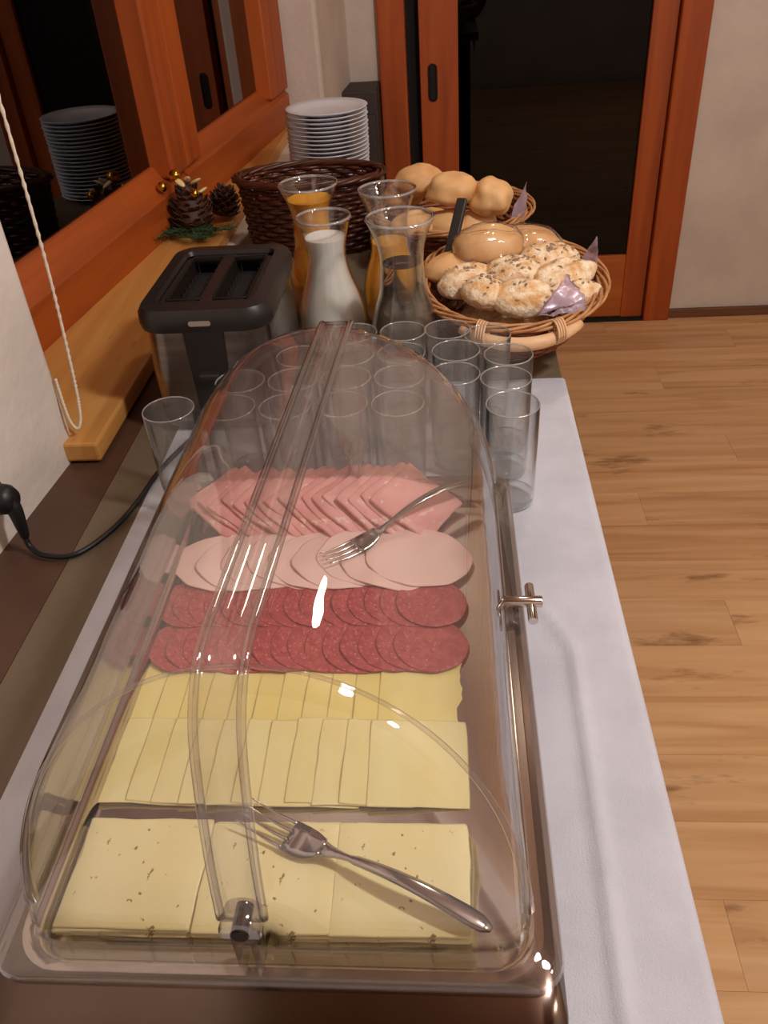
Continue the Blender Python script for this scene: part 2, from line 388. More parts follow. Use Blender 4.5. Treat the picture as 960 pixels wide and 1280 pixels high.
obj('rail', db(0.048, 0.712, 0.012, 0.272, -0.004, 0.036), M['frame_x'], dr, smooth=False, bevel=0.003)
obj('rail', db(0.048, 0.712, 1.9, DT-0.1, -0.004, 0.036), M['frame_x'], dr, smooth=False, bevel=0.003)
obj('glass_pane', db(0.048, 0.712, 0.272, 1.9, 0.012, 0.018), M['door_pane'], dr, smooth=False)
obj('threshold', db(-0.136, 0.803, 0.0, 0.011, -0.03, 0.10), M['dark'], dr, smooth=False)
obj('night_backing', db(-0.2, 0.9, 0, DT, 0.13, 0.14), M['dark'], dr, smooth=False)  # added black board behind the door glass in place of the night
hring = lambda g, y: [(px, y, pz) for (px, pz, _) in rrect(0.034-2*g, 0.125-2*g, 0.016-g, 0)]
hd = obj('door_handle', loft([hring(0, 0), hring(0, -0.004), hring(0.005, -0.004), hring(0.006, 0.0)], False, False), M['iron'], dr, (-0.044, -0.008, 0.938))
hd['label'] = 'dark oval flush pull'
obj('pull_recess', loft([hring(0.005, 0.001), hring(0.007, -0.0015)]), M['dark'], hd)

# ------------------------------------------------------------------ counter and cloth
cn = empty('counter', (0, 0, 0)); tag(cn, 'dark brown serving counter along the plastered left wall', 'counter')
cn['kind'] = 'structure' if False else 'thing'
del cn['kind']
def cpoly(z, inset=0):
    return [(0.172-inset, -0.75, z), (0.172-inset, 1.93-inset, z), (-0.165-inset, 1.96-inset, z), (-0.165-inset, 2.345-inset, z), (-0.458, 2.345-inset, z), (-0.458, -0.75, z)]
obj('worktop', loft([cpoly(CT-0.038), cpoly(CT)]), M['counter'], cn, smooth=False, bevel=0.002)
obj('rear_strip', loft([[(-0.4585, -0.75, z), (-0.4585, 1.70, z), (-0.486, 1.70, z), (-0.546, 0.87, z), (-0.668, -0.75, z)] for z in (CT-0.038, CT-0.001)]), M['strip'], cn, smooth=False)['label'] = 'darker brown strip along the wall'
obj('cabinet_body', loft([cpoly(0.0, 0.04), cpoly(CT-0.0385, 0.04)]), M['leather'], cn, smooth=False)

def cloth_mesh():
    xs = [-0.398+i*(0.171+0.398)/110 for i in range(111)]
    ys = [-0.7+j*(1.172+0.7)/150 for j in range(151)]
    def zf(x, y):
        z = 0.0012+0.0006*noise.noise(Vector((x*9, y*5, 3)))
        c = 0.108+0.012*sin((y-0.2)*2.2)-(0.06 if y > 0.60 else 0)*min(1, max(0, (y-0.60)/0.12))**1.2
        if y < 0.74: z += 0.0055*math.exp(-((x-c)/0.0055)**2)*min(1, (0.74-y)/0.1)
        return z
    top = []
    for y in ys:
        for x in xs:
            wob = 0.0018*noise.noise(Vector((0.3, y*7, 1)))
            top.append((x+(wob if x > 0.16 else 0), y+(0.006*noise.noise(Vector((x*10, 5, 2))) if y > 1.16 else 0), CT+0.0006+zf(x, y)))
    n = len(xs); f = [(j*n+i, j*n+i+1, (j+1)*n+i+1, (j+1)*n+i) for j in range(len(ys)-1) for i in range(n-1)]
    # apron hanging over the counter edge, built as a continuing strip
    base = len(top)
    for k, (dx, dz) in enumerate(((0.0035, -0.002), (0.005, -0.012), (0.006, -0.10), (0.008, -0.22))):
        for j, y in enumerate(ys):
            p = top[j*n+n-1]; top.append((0.1735+dx-0.002+0.004*noise.noise(Vector((k*0.3, y*6, 7)))*k/3, p[1], CT+0.001+dz))
    ny = len(ys)
    for j in range(ny-1): f.append((j*n+n-1, base+j, base+j+1, (j+1)*n+n-1))
    for k in range(3):
        for j in range(ny-1): f.append((base+k*ny+j, base+(k+1)*ny+j, base+(k+1)*ny+j+1, base+k*ny+j+1))
    return top, f
cl = obj('tablecloth', cloth_mesh(), M['cloth'], smooth='all', fix=False)
tag(cl, 'light grey cloth runner covering the counter under dish and glasses', 'tablecloth')

# ------------------------------------------------------------------ roll-top display dish
DX, DY = -0.125, 0.528
DX += 0.004
dish = empty('display_dish', (DX, DY, CZ+0.0022)); tag(dish, 'rectangular chrome buffet dish with an arched clear roll-top cover', 'display dish')
z0 = CZ
TZ = 0.945-z0            # tray floor, local
fw, fh = 0.376, 0.622
obj('base_frame', loft([rrect(fw-0.03, fh-0.03, 0.02, 0.006), rrect(fw-0.006, fh-0.006, 0.022, 0.016), rrect(fw, fh, 0.024, 0.046), rrect(fw-0.002, fh-0.004, 0.024, 0.050),
     rrect(fw-0.012, fh-0.056, 0.022, 0.060), rrect(0.345, 0.545, 0.03, 0.060), rrect(0.342, 0.542, 0.03, 0.050), rrect(0.342, 0.542, 0.03, 0.010)], True, False), M['darkened_chrome'], dish)
for sx in (-1, 1):
    for sy in (-1, 1):
        obj('foot', lathe([(0, 0), (0.012, 0), (0.013, 0.003), (0.011, 0.008), (0, 0.008)], 16), M['rubber'], dish, (sx*0.16, sy*0.27, 0))
tr = obj('food_tray', loft([rrect(0.354, 0.552, 0.034, 0.0605), rrect(0.352, 0.550, 0.033, 0.0635), rrect(0.340, 0.538, 0.030, 0.0635), rrect(0.334, 0.532, 0.028, 0.061),
     rrect(0.326, 0.524, 0.026, TZ+0.002), rrect(0.320, 0.518, 0.024, TZ)], False, True), M['chrome'], dish)
# lid
A, Bz = 0.166, 0.204; SL = 0.17; SF = 0.05
LZ = 0.976-z0
def arch(s, y, n=40, a=A, b=Bz, slant=0.0):
    out = []
    for i in range(n+1):
        t = pi*i/n
        xx = a*s*cos(t); zz = b*s*sin(t)
        out.append((xx, y+slant*zz, LZ+zz))
    return out
def lid_geo():
    L = 0.262; st = []
    prof = [(0.02, 0), (0.25, 0), (0.5, 0), (0.75, 0.0004), (0.90, 0.002), (0.955, 0.006), (0.985, 0.013), (1.0, 0.026)]
    for s, dy in prof: st.append(arch(s, -L+dy, slant=SL))
    for k in range(1, 14):
        y = -L+0.026+(2*L-0.052)*k/14; st.append(arch(1.0, y, slant=SL+(-SF-SL)*k/14))
    for s, dy in reversed(prof): st.append(arch(s, L-dy, slant=-SF))
    return loft(st, False, False, closed=False)
lid = obj('lid', lid_geo(), M['acrylic'], dish, smooth='all')
sm = lid.modifiers.new('thickness', 'SOLIDIFY'); sm.thickness = 0.003; sm.offset = 0
lid['label'] = 'clear acrylic arched cover'
# flange around the foot of the lid
obj('lid_flange', loft([rrect(0.334, 0.526, 0.030, LZ+0.004), rrect(0.340, 0.532, 0.033, LZ-0.001), rrect(0.366, 0.556, 0.026, LZ-0.003), rrect(0.372, 0.562, 0.022, LZ-0.006),
     rrect(0.374, 0.564, 0.022, LZ-0.011), rrect(0.370, 0.560, 0.020, LZ-0.011), rrect(0.364, 0.554, 0.024, LZ-0.006), rrect(0.336, 0.528, 0.030, LZ-0.004), rrect(0.334, 0.526, 0.030, LZ+0.004)], False, False), M['acrylic_edge'], lid)
# grip strap running over the lid from hinge to hinge
def strap_path():
    L = 0.262; z_in = 0.045
    near = [(-L-0.005, LZ+z_in), (-L+0.004, LZ+0.10), (-L+0.022, LZ+0.165), (-L+0.040, LZ+Bz-0.010), (-L+0.066, LZ+Bz+0.004), (-L+0.11, LZ+Bz+0.005)]
    far = [(L-0.060, LZ+Bz+0.004), (L-0.020, LZ+Bz-0.002), (L-0.006, LZ+Bz-0.030), (L-0.002, LZ+0.150), (L+0.002, LZ+0.10), (L+0.005, LZ+z_in)]
    return curve_pts([(sx_at(y), y, z) for y, z in near+[(0, LZ+Bz+0.005)]+far], 5)
def sx_at(y): return 0.0015+0.045*y      # the strap sits slightly askew
SP = strap_path()
def ribbon(path, w, t, x0=0):
    rings = []
    for i, p in enumerate(path):
        d = path[min(i+1, len(path)-1)]-path[max(i-1, 0)]; d.normalize(); nrm = Vector((1, 0, 0)).cross(d)
        if nrm.z < 0: nrm = -nrm
        if abs(nrm.z) < 0.02: nrm = Vector((0, -1 if p.y < 0 else 1, 0))
        rings.append([p+Vector((x0-w/2, 0, 0)), p+Vector((x0+w/2, 0, 0)), p+Vector((x0+w/2, 0, 0))+nrm*t, p+Vector((x0-w/2, 0, 0))+nrm*t])
    return loft(rings)
sp = obj('grip_strap', ribbon(SP, 0.027, 0.0025), M['acrylic'], lid, smooth='all')
for sx in (-1, 1):
    obj('strap_bead', tube([p+Vector((sx*0.0135, 0, 0.001)) for p in SP], 0.0029, 10), M['acrylic_edge'], lid, smooth='all')
# thickened crest where the sloping ends meet the vault
for s_ in (-1, 1):
    L = 0.262; cr = [Vector((A*0.995*cos(t), s_*(L-0.020)-s_*(SL if s_ < 0 else SF)*Bz*sin(t), LZ+Bz*0.995*sin(t))) for t in [pi*(0.02+0.96*i/48) for i in range(49)]]
    obj('crest_bead', tube(cr, 0.0014, 8, rf=lambda t: 1+2.4*abs(2*t-1)**4), M['acrylic_edge'], lid, smooth='all')
# hinges at both short ends
for s in (-1, 1):
    rotm = T(sx_at(s*0.268), s*0.268, LZ+0.044, pi/2); SX = sx_at(s*0.268)
    hg = obj('hinge', [xf(lathe([(0.006, -0.008), (0.0125, -0.008), (0.0135, -0.005), (0.0135, 0.007), (0.012, 0.009), (0.006, 0.009), (0.006, -0.008)], 24), rotm),
        box(SX-0.008, SX-0.003, s*0.268-0.006, s*0.268+0.006, LZ-0.002, LZ+0.036), box(SX+0.003, SX+0.008, s*0.268-0.006, s*0.268+0.006, LZ-0.002, LZ+0.036)], M['acrylic_edge'], dish)
    if s < 0: obj('hinge_pin', xf(lathe([(0, -0.010), (0.0055, -0.010), (0.0055, 0.010), (0, 0.010)], 16), rotm), M['iron'], hg)
# chrome T handle at the right long side
hx = 0.186
hb = obj('lid_handle', [xf(lathe([(0, 0), (0.0052, 0), (0.0055, 0.001), (0.0055, 0.037), (0.0050, 0.038), (0, 0.038)], 20), T(hx-0.022, 0.056, LZ+0.006, 0, pi/2)),
     xf(lathe([(0, -0.024), (0.0042, -0.024), (0.0045, -0.023), (0.0045, 0.023), (0.0042, 0.024), (0, 0.024)], 20), T(hx+0.006, 0.056, LZ+0.004, pi/2))], M['chrome'], dish)
hb['label'] = 'small chrome T-shaped handle'

# ------------------------------------------------------------------ slices
def slab(ring, t, wav=0.0, seed=0, curl=0.0, n=6):
    """a flat slice with outline ring (xy), as concentric rings so that it can bend"""
    rings = []
    cx = sum(p[0] for p in ring)/len(ring); cy = sum(p[1] for p in ring)/len(ring)
    def h(x, y): return wav*noise.noise(Vector((x*28+seed, y*28, seed*1.7)))+curl*((x-cx)**2+(y-cy)**2)
    def rg(k, z): return [(cx+(p[0]-cx)*k, cy+(p[1]-cy)*k, z+h(cx+(p[0]-cx)*k, cy+(p[1]-cy)*k)) for p in ring]
    for k in (0.03, 0.35, 0.7, 0.97): rings.append(rg(k, t))
    rings.append(rg(1.0, t*0.75)); rings.append(rg(1.0, t*0.25))
    for k in (0.97, 0.7, 0.35, 0.03): rings.append(rg(k, 0))
    return loft(rings)
FZ = 0.945+0.0006        # tray floor world
def place(name, me, x, y, z, rz, ry, rx, label, cat, group, m=None):
    o = obj(name, me, m, None, (x, y, z), (rx, ry, rz)); tag(o, label, cat, group); return o

def sq_ring(w, h, seed=0, r=0.004, k=2, jag=0.0):
    out = []
    base = [(p[0], p[1]) for p in rrect(w, h, r, 0, k)]
    N = len(base)
    for i in range(N):
        a = Vector(base[i]); b = Vector(base[(i+1) % N])
        m_ = 6 if (b-a).length > 0.02 else 1
        for q in range(m_):
            p = a.lerp(b, q/m_); out.append((p.x+jag*noise.noise(Vector((p.x*40+seed, p.y*40, 1))), p.y+jag*noise.noise(Vector((p.x*40+seed, p.y*40, 9)))))
    return out
def disc_ring(rx, ry, n=32, jag=0.0, seed=0):
    return [((rx+jag*noise.noise(Vector((cos(2*pi*i/n)*2+seed, sin(2*pi*i/n)*2, seed))))*cos(2*pi*i/n), (ry+jag*noise.noise(Vector((cos(2*pi*i/n)*2, sin(2*pi*i/n)*2+seed, 4))))*sin(2*pi*i/n)) for i in range(n)]

ORD = ['', 'second', 'third', 'fourth', 'fifth', 'sixth', 'seventh', 'eighth', 'ninth', 'tenth', 'eleventh', 'twelfth', 'thirteenth', 'fourteenth', 'fifteenth', 'sixteenth', 'seventeenth', 'eighteenth', 'nineteenth', 'twentieth', 'twenty-first', 'twenty-second']
def row_of(name, cat, group, meshes, x_first, x_last, step, y, zb, tilt, size, label, last_label, jy=0.0015, jr=2.0):
    n = int(round((x_last-x_first)/step))+1
    st = (x_last-x_first)/(n-1)
    for i in range(n):
        x = x_first+i*st
        lab = last_label if i == n-1 else label + ', %s from the right end' % ORD[n-1-i]
        z = zb+sin(tilt)*size/2 if i else zb+sin(tilt)*size/2
        place(name, meshes[i % len(meshes)], x, y+random.uniform(-jy, jy), z+random.uniform(0, 0.0002), rad(random.uniform(-jr, jr)), tilt, 0, lab, cat, group)

chA = [mesh('cheese_slice', slab(sq_ring(0.080, 0.088, s, 0.0012, jag=0.0014), 0.0009, 0.0013, s), M['cheese'], 'all') for s in range(4)]
chB = [mesh('cheese_slice', slab(sq_ring(0.080, 0.084, s+9, 0.0012, jag=0.0014), 0.0009, 0.0011, s), M['cheese_pale'], 'all') for s in range(4)]
chC = [mesh('cheese_slice', slab(sq_ring(0.0962, 0.085, s+20, 0.0015, jag=0.0016), 0.0021, 0.0003, s), M['cheese_herb'], 'all') for s in range(4)]
row_of('cheese_slice', 'cheese', 'cheese slices in the row under the salami', chA, -0.246, -0.027, 0.0225, 0.500, FZ+0.001, rad(2.3), 0.08,
       'yellow cheese slice in the row against the salami', 'uncovered yellow cheese slice at the right end, against the salami', jr=0.9)
row_of('cheese_slice', 'cheese', 'cheese slices in the middle cheese row', chB, -0.245, -0.031, 0.0225, 0.432, FZ+0.0026, rad(2.3), 0.08,
       'pale cheese slice in the middle cheese row', 'uncovered pale cheese slice at the right end of the middle cheese row', jr=0.7)
for pi_, (px_, pname) in enumerate(((-0.2335, 'left'), (-0.1355, 'middle'), (-0.0405, 'right'))):
    for k in range(6):
        place('cheese_slice', chC[(k+pi_) % 4], px_+random.uniform(-0.0012, 0.0012), 0.329+random.uniform(-0.0012, 0.0012)-0.0004*k, FZ+k*0.00235, rad(random.uniform(-1, 1)), 0, 0,
              ('topmost herb cheese slice of the %s pile in the front row' % pname) if k == 5 else 'herb cheese slice in the %s pile of the front row, %s from the top' % (pname, ORD[5-k]), 'cheese', 'herb cheese slices in the front row')
sal = [mesh('salami_slice', slab(disc_ring(0.0350, 0.0350, 36, 0.0014, s), 0.0014, 0.0014, s), M['salami'], 'all') for s in range(5)]
row_of('salami_slice', 'salami', 'salami slices in the row beside the cheese', sal, -0.256, -0.022, 0.0165, 0.562, FZ+0.0032, rad(5), 0.069,
       'red salami slice in the row beside the cheese', 'fully uncovered red salami slice at the right end of the row beside the cheese', jy=0.0012, jr=25)
row_of('salami_slice', 'salami', 'salami slices in the row beside the pale sausage', sal, -0.262, -0.022, 0.0165, 0.617, FZ+0.0055, rad(5), 0.069,
       'red salami slice in the row beside the pale sausage', 'fully uncovered red salami slice at the right end of the row beside the pale sausage', jy=0.0012, jr=25)
lyo = [mesh('sausage_slice', slab(disc_ring(0.056, 0.046, 48, 0.004, s), 0.0016, 0.0030, s), M['lyoner'], 'all') for s in range(4)]
row_of('sausage_slice', 'sausage slice', 'pale pink sausage slices', lyo, -0.238, -0.036, 0.025, 0.680, FZ+0.0078, rad(4), 0.124,
       'pale pink sausage slice between salami and ham', 'uppermost smooth pale pink sausage slice at the right end of its row', jy=0.004, jr=6)
# leaning ham slices, shingled along the back of the dish
def ham_geo(s):
    ring = sq_ring(0.078, 0.076, s, 0.003, 3, 0.003)
    return slab(ring, 0.0045, 0.0045, s+50)
hamm = [mesh('ham_slice', ham_geo(s), M['ham'], 'all') for s in range(5)]
nh = 17
for i in range(nh):
    x = -0.245+i*(0.205/(nh-1))
    o = place('ham_slice', hamm[i % 5], x, 0.762+random.uniform(-0.003, 0.003), FZ+0.0235, rad(-33+random.uniform(-7, 7)), rad(25+random.uniform(-2, 2)), rad(3),
        'uncovered pink ham slice at the right end of the back row' if i == nh-1 else 'tilted pink ham slice in the back row, %s from the right end' % ORD[nh-1-i], 'ham', 'pink ham slices along the back of the dish')

# ------------------------------------------------------------------ forks
def fork_parts(L=0.17):
    """handle end at origin side -x, tines towards +x, local z up"""
    n = 22; rings = []
    def prof(t):   # t 0 handle end .. 1 start of head
        wdt = 0.0048*(1-t)**0.8*min(1, 0.55+t*4)+0.0024 if t < 0.8 else 0.0026+0.0046*((t-0.8)/0.2)**2
        z = 0.010*sin(pi*min(1, t*1.02))+0.001
        return wdt, z
    for i in range(n+1):
        t = i/n; wd, z = prof(t); x = t*L*0.66
        if i == 0: wd *= 0.45
        th = 0.0011
        rings.append([(x, -wd, z), (x, -wd*0.5, z-th*0.6), (x, wd*0.5, z-th*0.6), (x, wd, z), (x, wd*0.5, z+th), (x, -wd*0.5, z+th)])
    handle = loft(rings)
    # bowl
    xs = [0.0, 0.15, 0.35, 0.6, 0.8, 1.0]; ws = [0.0072, 0.0095, 0.0118, 0.0130, 0.0130, 0.0128]; zs = [0.001, -0.0012, -0.0030, -0.0038, -0.0036, -0.0028]
    rings = []
    for a, wd, z in zip(xs, ws, zs):
        x = L*0.655+a*L*0.15
        rings.append([(x, -wd, z+0.0018), (x, -wd*0.5, z+0.0002), (x, 0, z-0.0004), (x, wd*0.5, z+0.0002), (x, wd, z+0.0018), (x, wd*0.5, z+0.0014), (x, 0, z+0.0009), (x, -wd*0.5, z+0.0014)])
    bowl = loft(rings)
    tines = []
    for k in range(4):
        y = (k-1.5)*0.0072; yo = y*0.96
        P = [(L*0.80, y, -0.0018), (L*0.86, y, -0.0010), (L*0.93, yo, 0.0016), (L, yo*0.97, 0.0055)]
        tines.append(tube(curve_pts(P, 4), 0.00145, 6, rf=lambda t: 1.15-0.75*t))
    return handle, bowl, tines
def make_fork(loc, tip, z_h, z_t, label, roll=0):
    v = Vector((tip[0]-loc[0], tip[1]-loc[1], z_t-z_h)); L = v.length
    e = empty('serving_fork', (loc[0], loc[1], z_h)); e.rotation_mode = 'QUATERNION'
    e.rotation_quaternion = (Matrix((v.normalized(), Vector((0, 0, 1)).cross(v).normalized(), v.normalized().cross(Vector((0, 0, 1)).cross(v).normalized()))).transposed()).to_quaternion()
    h, b, t = fork_parts(L)
    obj('handle', h, M['silver'], e, smooth='all'); obj('fork_head', b, M['silver'], e, smooth='all')
    for g in t: obj('tine', g, M['silver'], e, smooth='all')
    tag(e, label, 'fork', None); return e
make_fork((0.021, 0.286), (-0.160, 0.372), 0.967, 0.966, 'steel fork lying across the herb cheese with its handle end in the corner')
make_fork((0.020, 0.782), (-0.132, 0.668), 0.985, 0.964, 'steel fork resting on the ham with its tines on the pale sausage')

# ------------------------------------------------------------------ drinking glasses
def make_glass():
    e = empty('drinking_glass'); H = 0.135
    wall = lathe([(0.0275, 0.010), (0.0295, 0.012), (0.0300, 0.03), (0.0312, H-0.001), (0.0306, H), (0.0298, H-0.001), (0.0286, 0.03), (0.0280, 0.014), (0.0275, 0.013)], 36)
    base = lathe([(0, 0.001), (0.022, 0.0005), (0.0265, 0), (0.0288, 0.003), (0.0293, 0.011), (0.0275, 0.0125), (0.020, 0.0105), (0, 0.0098)], 36)
    b = obj('glass_wall', wall, M['glass'], e, smooth='all'); c = obj('thick_base', base, M['glass_base'], e, smooth='all')
    rim = obj('rim', tube([(0.0304*cos(2*pi*i/36), 0.0304*sin(2*pi*i/36), H) for i in range(36)], 0.0009, 6, True), M['glass_rim'], e, smooth='all')
    return e, [b, c, rim]
g0, gk = make_glass()
GL = [(0.071, 0.858, 'nearest upright tumbler beside the right back corner of the dish'),
      (0.067, 0.922, 'tumbler second from the dish in the right-hand column of glasses'),
      (0.074, 0.985, 'tumbler third from the dish in the right-hand column of glasses'),
      (0.050, 1.046, 'tumbler at the back of the right-hand column, nearest the bread basket'),
      (0.006, 0.937, 'tumbler half hidden by the lid arch, left of the right-hand column'),
      (0.008, 1.001, 'tumbler just left of the right-hand column, third from the dish'),
      (-0.003, 1.066, 'tumbler directly in front of the water carafe')]
first = True
def put_glass(x, y, lab):
    global first
    e = g0 if first else copy_tree(g0, gk); first = False
    e.location = (x, y, CZ+0.0008); e.rotation_euler = (0, 0, random.uniform(0, 6))
    tag(e, lab, 'glass', 'drinking glasses behind the display dish')
for x, y, lab in GL: put_glass(x, y, lab)
cols = [-0.062, -0.128, -0.194, -0.262, -0.336]
for ci, x in enumerate(cols):
    nrow = (4, 4, 3, 2, 1)[ci]
    for r_ in range(nrow):
        yy = 0.868+r_*0.0655+random.uniform(-0.001, 0.001)
        lab = 'tumbler behind the lid arch, %s row, %s' % (('front', 'second', 'third', 'back')[r_],
               ('just left of the right-hand columns', 'second column left of them', 'third column left of them', 'right of the toaster front', 'leftmost, before the toaster panel')[ci])
        put_glass(x+random.uniform(-0.0008, 0.0008), yy, lab)

# ------------------------------------------------------------------ carafes
def carafe_prof(H, rb, rn, rr):
    # key radii by height fraction
    return [(0.0, rb*0.90), (0.03, rb*0.98), (0.10, rb), (0.28, rb*0.99), (0.42, rb*0.86), (0.55, rb*0.68), (0.66, rn*1.04), (0.74, rn), (0.83, rn*1.08), (0.92, rn*1.0+(rr-rn)*0.55), (1.0, rr)]
def prof_at(pr, t):
    P = pr
    for i in range(len(P)-1):
        if P[i][0] <= t <= P[i+1][0]:
            a = P[max(i-1, 0)]; b = P[i]; c = P[i+1]; d = P[min(i+2, len(P)-1)]; u = (t-b[0])/(c[0]-b[0])
            return 0.5*((2*b[1])+(-a[1]+c[1])*u+(2*a[1]-5*b[1]+4*c[1]-d[1])*u*u+(-a[1]+3*b[1]-3*c[1]+d[1])*u**3)
    return P[-1][1]
def carafe(x, y, H, rb, rn, rr, fill, liquid, lname, label):
    e = empty('carafe', (x, y, CT+0.0008 if y > 1.18 else CZ+0.001)); pr = carafe_prof(H, rb, rn, rr); N = 44; wl = 0.0022
    outer = [(prof_at(pr, i/N), H*i/N) for i in range(N+1)]
    inner = [(prof_at(pr, i/N)-wl, max(H*i/N, 0.008)) for i in range(N, 1, -1)]
    obj('glass_body', lathe([(0, 0)]+outer+[(rr-wl*0.4, H+0.0012)]+inner+[(0, 0.008)], 48), M['carafe'], e, smooth='all')
    obj('rim', tube([((rr-0.001)*cos(2*pi*i/48), (rr-0.001)*sin(2*pi*i/48), H+0.0005) for i in range(48)], 0.0022, 8, True), M['glass_rim'], e, smooth='all')
    lq = [(0, 0.0085)]+[(prof_at(pr, max(t, 0.001))-wl-0.0004, max(H*t, 0.0085)) for t in [fill*i/30 for i in range(1, 31)]]
    lq.append((0, H*fill))
    obj(lname, lathe(lq, 48), M[liquid], e, smooth=True)
    tag(e, label, 'carafe', None); return e
carafe(-0.192, 1.318, 0.215, 0.055, 0.031, 0.043, 0.86, 'milk', 'milk', 'glass carafe of white milk in front of the orange juice')
carafe(-0.068, 1.218, 0.240, 0.053, 0.032, 0.049, 0.73, 'water', 'water', 'clear glass carafe of water right of the milk')
carafe(-0.232, 1.455, 0.228, 0.050, 0.032, 0.050, 0.90, 'juice', 'juice', 'glass carafe of orange juice behind the milk')
carafe(-0.098, 1.425, 0.222, 0.050, 0.032, 0.048, 0.62, 'juice', 'juice', 'less full glass carafe of orange juice behind the water carafe')

# ------------------------------------------------------------------ toaster
ts = empty('toaster', (-0.329, 1.163, CT+0.0005)); tag(ts, 'two-slot brushed steel toaster with a black top beside the sill', 'toaster')
tw, tl = 0.178, 0.252
for sx in (-1, 1):
    for sy in (-1, 1): obj('foot', lathe([(0, 0), (0.009, 0), (0.009, 0.010), (0, 0.010)], 14), M['rubber'], ts, (sx*0.055, sy*0.10, 0))
obj('body', loft([rrect(tw-0.004, tl-0.004, 0.03, 0.018), rrect(tw, tl, 0.032, 0.03), rrect(tw-0.002, tl-0.002, 0.032, 0.10), rrect(tw-0.010, tl-0.010, 0.032, 0.160)]), M['brushed'], ts)
obj('plinth', loft([rrect(tw-0.012, tl-0.012, 0.03, 0.008), rrect(tw-0.002, tl-0.002, 0.032, 0.020)]), M['blackp'], ts)
top = obj('top_cover', loft([rrect(tw+0.004, tl+0.004, 0.036, 0.158), rrect(tw+0.008, tl+0.008, 0.038, 0.166), rrect(tw+0.006, tl+0.006, 0.037, 0.180), rrect(tw-0.004, tl-0.004, 0.032, 0.188),
      rrect(tw-0.040, tl-0.055, 0.014, 0.190), rrect(tw-0.045, tl-0.060, 0.012, 0.184)], True, False), M['blackp'], ts)
iw, il = tw-0.046, tl-0.061
bars = [box(-iw/2, -iw/2+0.010, -il/2, il/2, 0.178, 0.184), box(iw/2-0.010, iw/2, -il/2, il/2, 0.178, 0.184), box(-0.009, 0.009, -il/2, il/2, 0.178, 0.1855),
        box(-iw/2, iw/2, -il/2, -il/2+0.014, 0.178, 0.184), box(-iw/2, iw/2, il/2-0.014, il/2, 0.178, 0.184)]
obj('slot_surround', bars, M['blackp'], ts, smooth=False, bevel=0.0015)
for s in (-1, 1):
    c = s*(0.009+(iw/2-0.010))/2; hw = (iw/2-0.019)/2
    sl = obj('bread_slot', [box(c-hw-0.0015, c-hw, -il/2+0.012, il/2-0.012, 0.10, 0.180), box(c+hw, c+hw+0.0015, -il/2+0.012, il/2-0.012, 0.10, 0.180)], M['iron'], ts, smooth=False)
    obj('slot_lip', tube(curve_pts([Vector(p) for p in rrect(2*hw+0.001, il-0.03, 0.004, 0.1855, 2, c, 0)], 1, True), 0.0011, 6, True), M['iron'], sl)
    for k in range(9):
        yy = -il/2+0.022+k*(il-0.044)/8
        obj('guide_wire', [tube([(c+q*hw*0.62, yy, 0.12), (c+q*hw*0.62, yy, 0.177)], 0.0010, 5) for q in (-1, 1)]+[tube([(c-hw*0.6, yy, 0.15), (c+hw*0.6, yy, 0.15)], 0.0010, 5)], M['silver'], sl)
    obj('slot_floor', box(c-hw, c+hw, -il/2+0.012, il/2-0.012, 0.161, 0.1612), M['dark'], sl, smooth=False)
obj('lever_panel', loft([[(x*sc_, -tl/2-0.0015+dy, z) for x, z in ((-0.024, 0.022), (0.024, 0.022), (0.027, 0.159), (-0.027, 0.159))] for sc_, dy in ((1, 0.006), (1, 0.0), (0.96, -0.001))]), M['blackp'], ts, smooth=False)
lv = obj('lever', loft([[(-0.016, -tl/2-0.001, 0.090), (0.016, -tl/2-0.001, 0.090), (0.016, -tl/2-0.001, 0.102), (-0.016, -tl/2-0.001, 0.102)], [(-0.014, -tl/2-0.012, 0.092), (0.014, -tl/2-0.012, 0.092), (0.014, -tl/2-0.012, 0.099), (-0.014, -tl/2-0.012, 0.099)]]), M['blackp'], ts, smooth=False, bevel=0.002)
bd = obj('badge', loft([rrect(0.030, 0.007, 0.003, 0, 4), rrect(0.030, 0.007, 0.003, 0.001, 4)]), M['badge'], ts, (0, -tl/2-0.0050, 0.172), (rad(88), 0, 0)); bd['label'] = 'small silver badge plate'

# plug, cable
pl = empty('power_plug', (-0.548, 0.780, 0.974), -WA); tag(pl, 'black power plug with its cable running to the toaster', 'plug')
obj('socket_plate', xf(lathe([(0, 0), (0.030, 0), (0.031, 0.004), (0.026, 0.010), (0, 0.011)], 28), T(0.001, 0, 0, 0, pi/2)), M['rubber'], pl)
obj('plug_body', [xf(lathe([(0, 0.0), (0.0175, 0.001), (0.019, 0.01), (0.0175, 0.022), (0.012, 0.030), (0, 0.031)], 24), T(0.010, 0, 0, 0, pi/2)),
     tube(curve_pts([(0.028, 0, 0.002), (0.036, -0.002, -0.012), (0.038, -0.004, -0.034), (0.037, -0.003, -0.052)], 5), 0.0105, 12, rf=lambda t: 1.05-0.55*t)], M['rubber'], pl, smooth='all')
cab = obj('cable', tube(curve_pts([(0.037, -0.003, -0.045), (0.042, -0.008, -0.064), (0.066, -0.018, -0.0685), (0.103, -0.012, -0.0685), (0.128, 0.038, -0.0685), (0.138, 0.10, -0.0685), (0.142, 0.17, -0.0685), (0.160, 0.24, -0.066)], 10), 0.0034, 10), M['rubber'], pl, smooth='all')

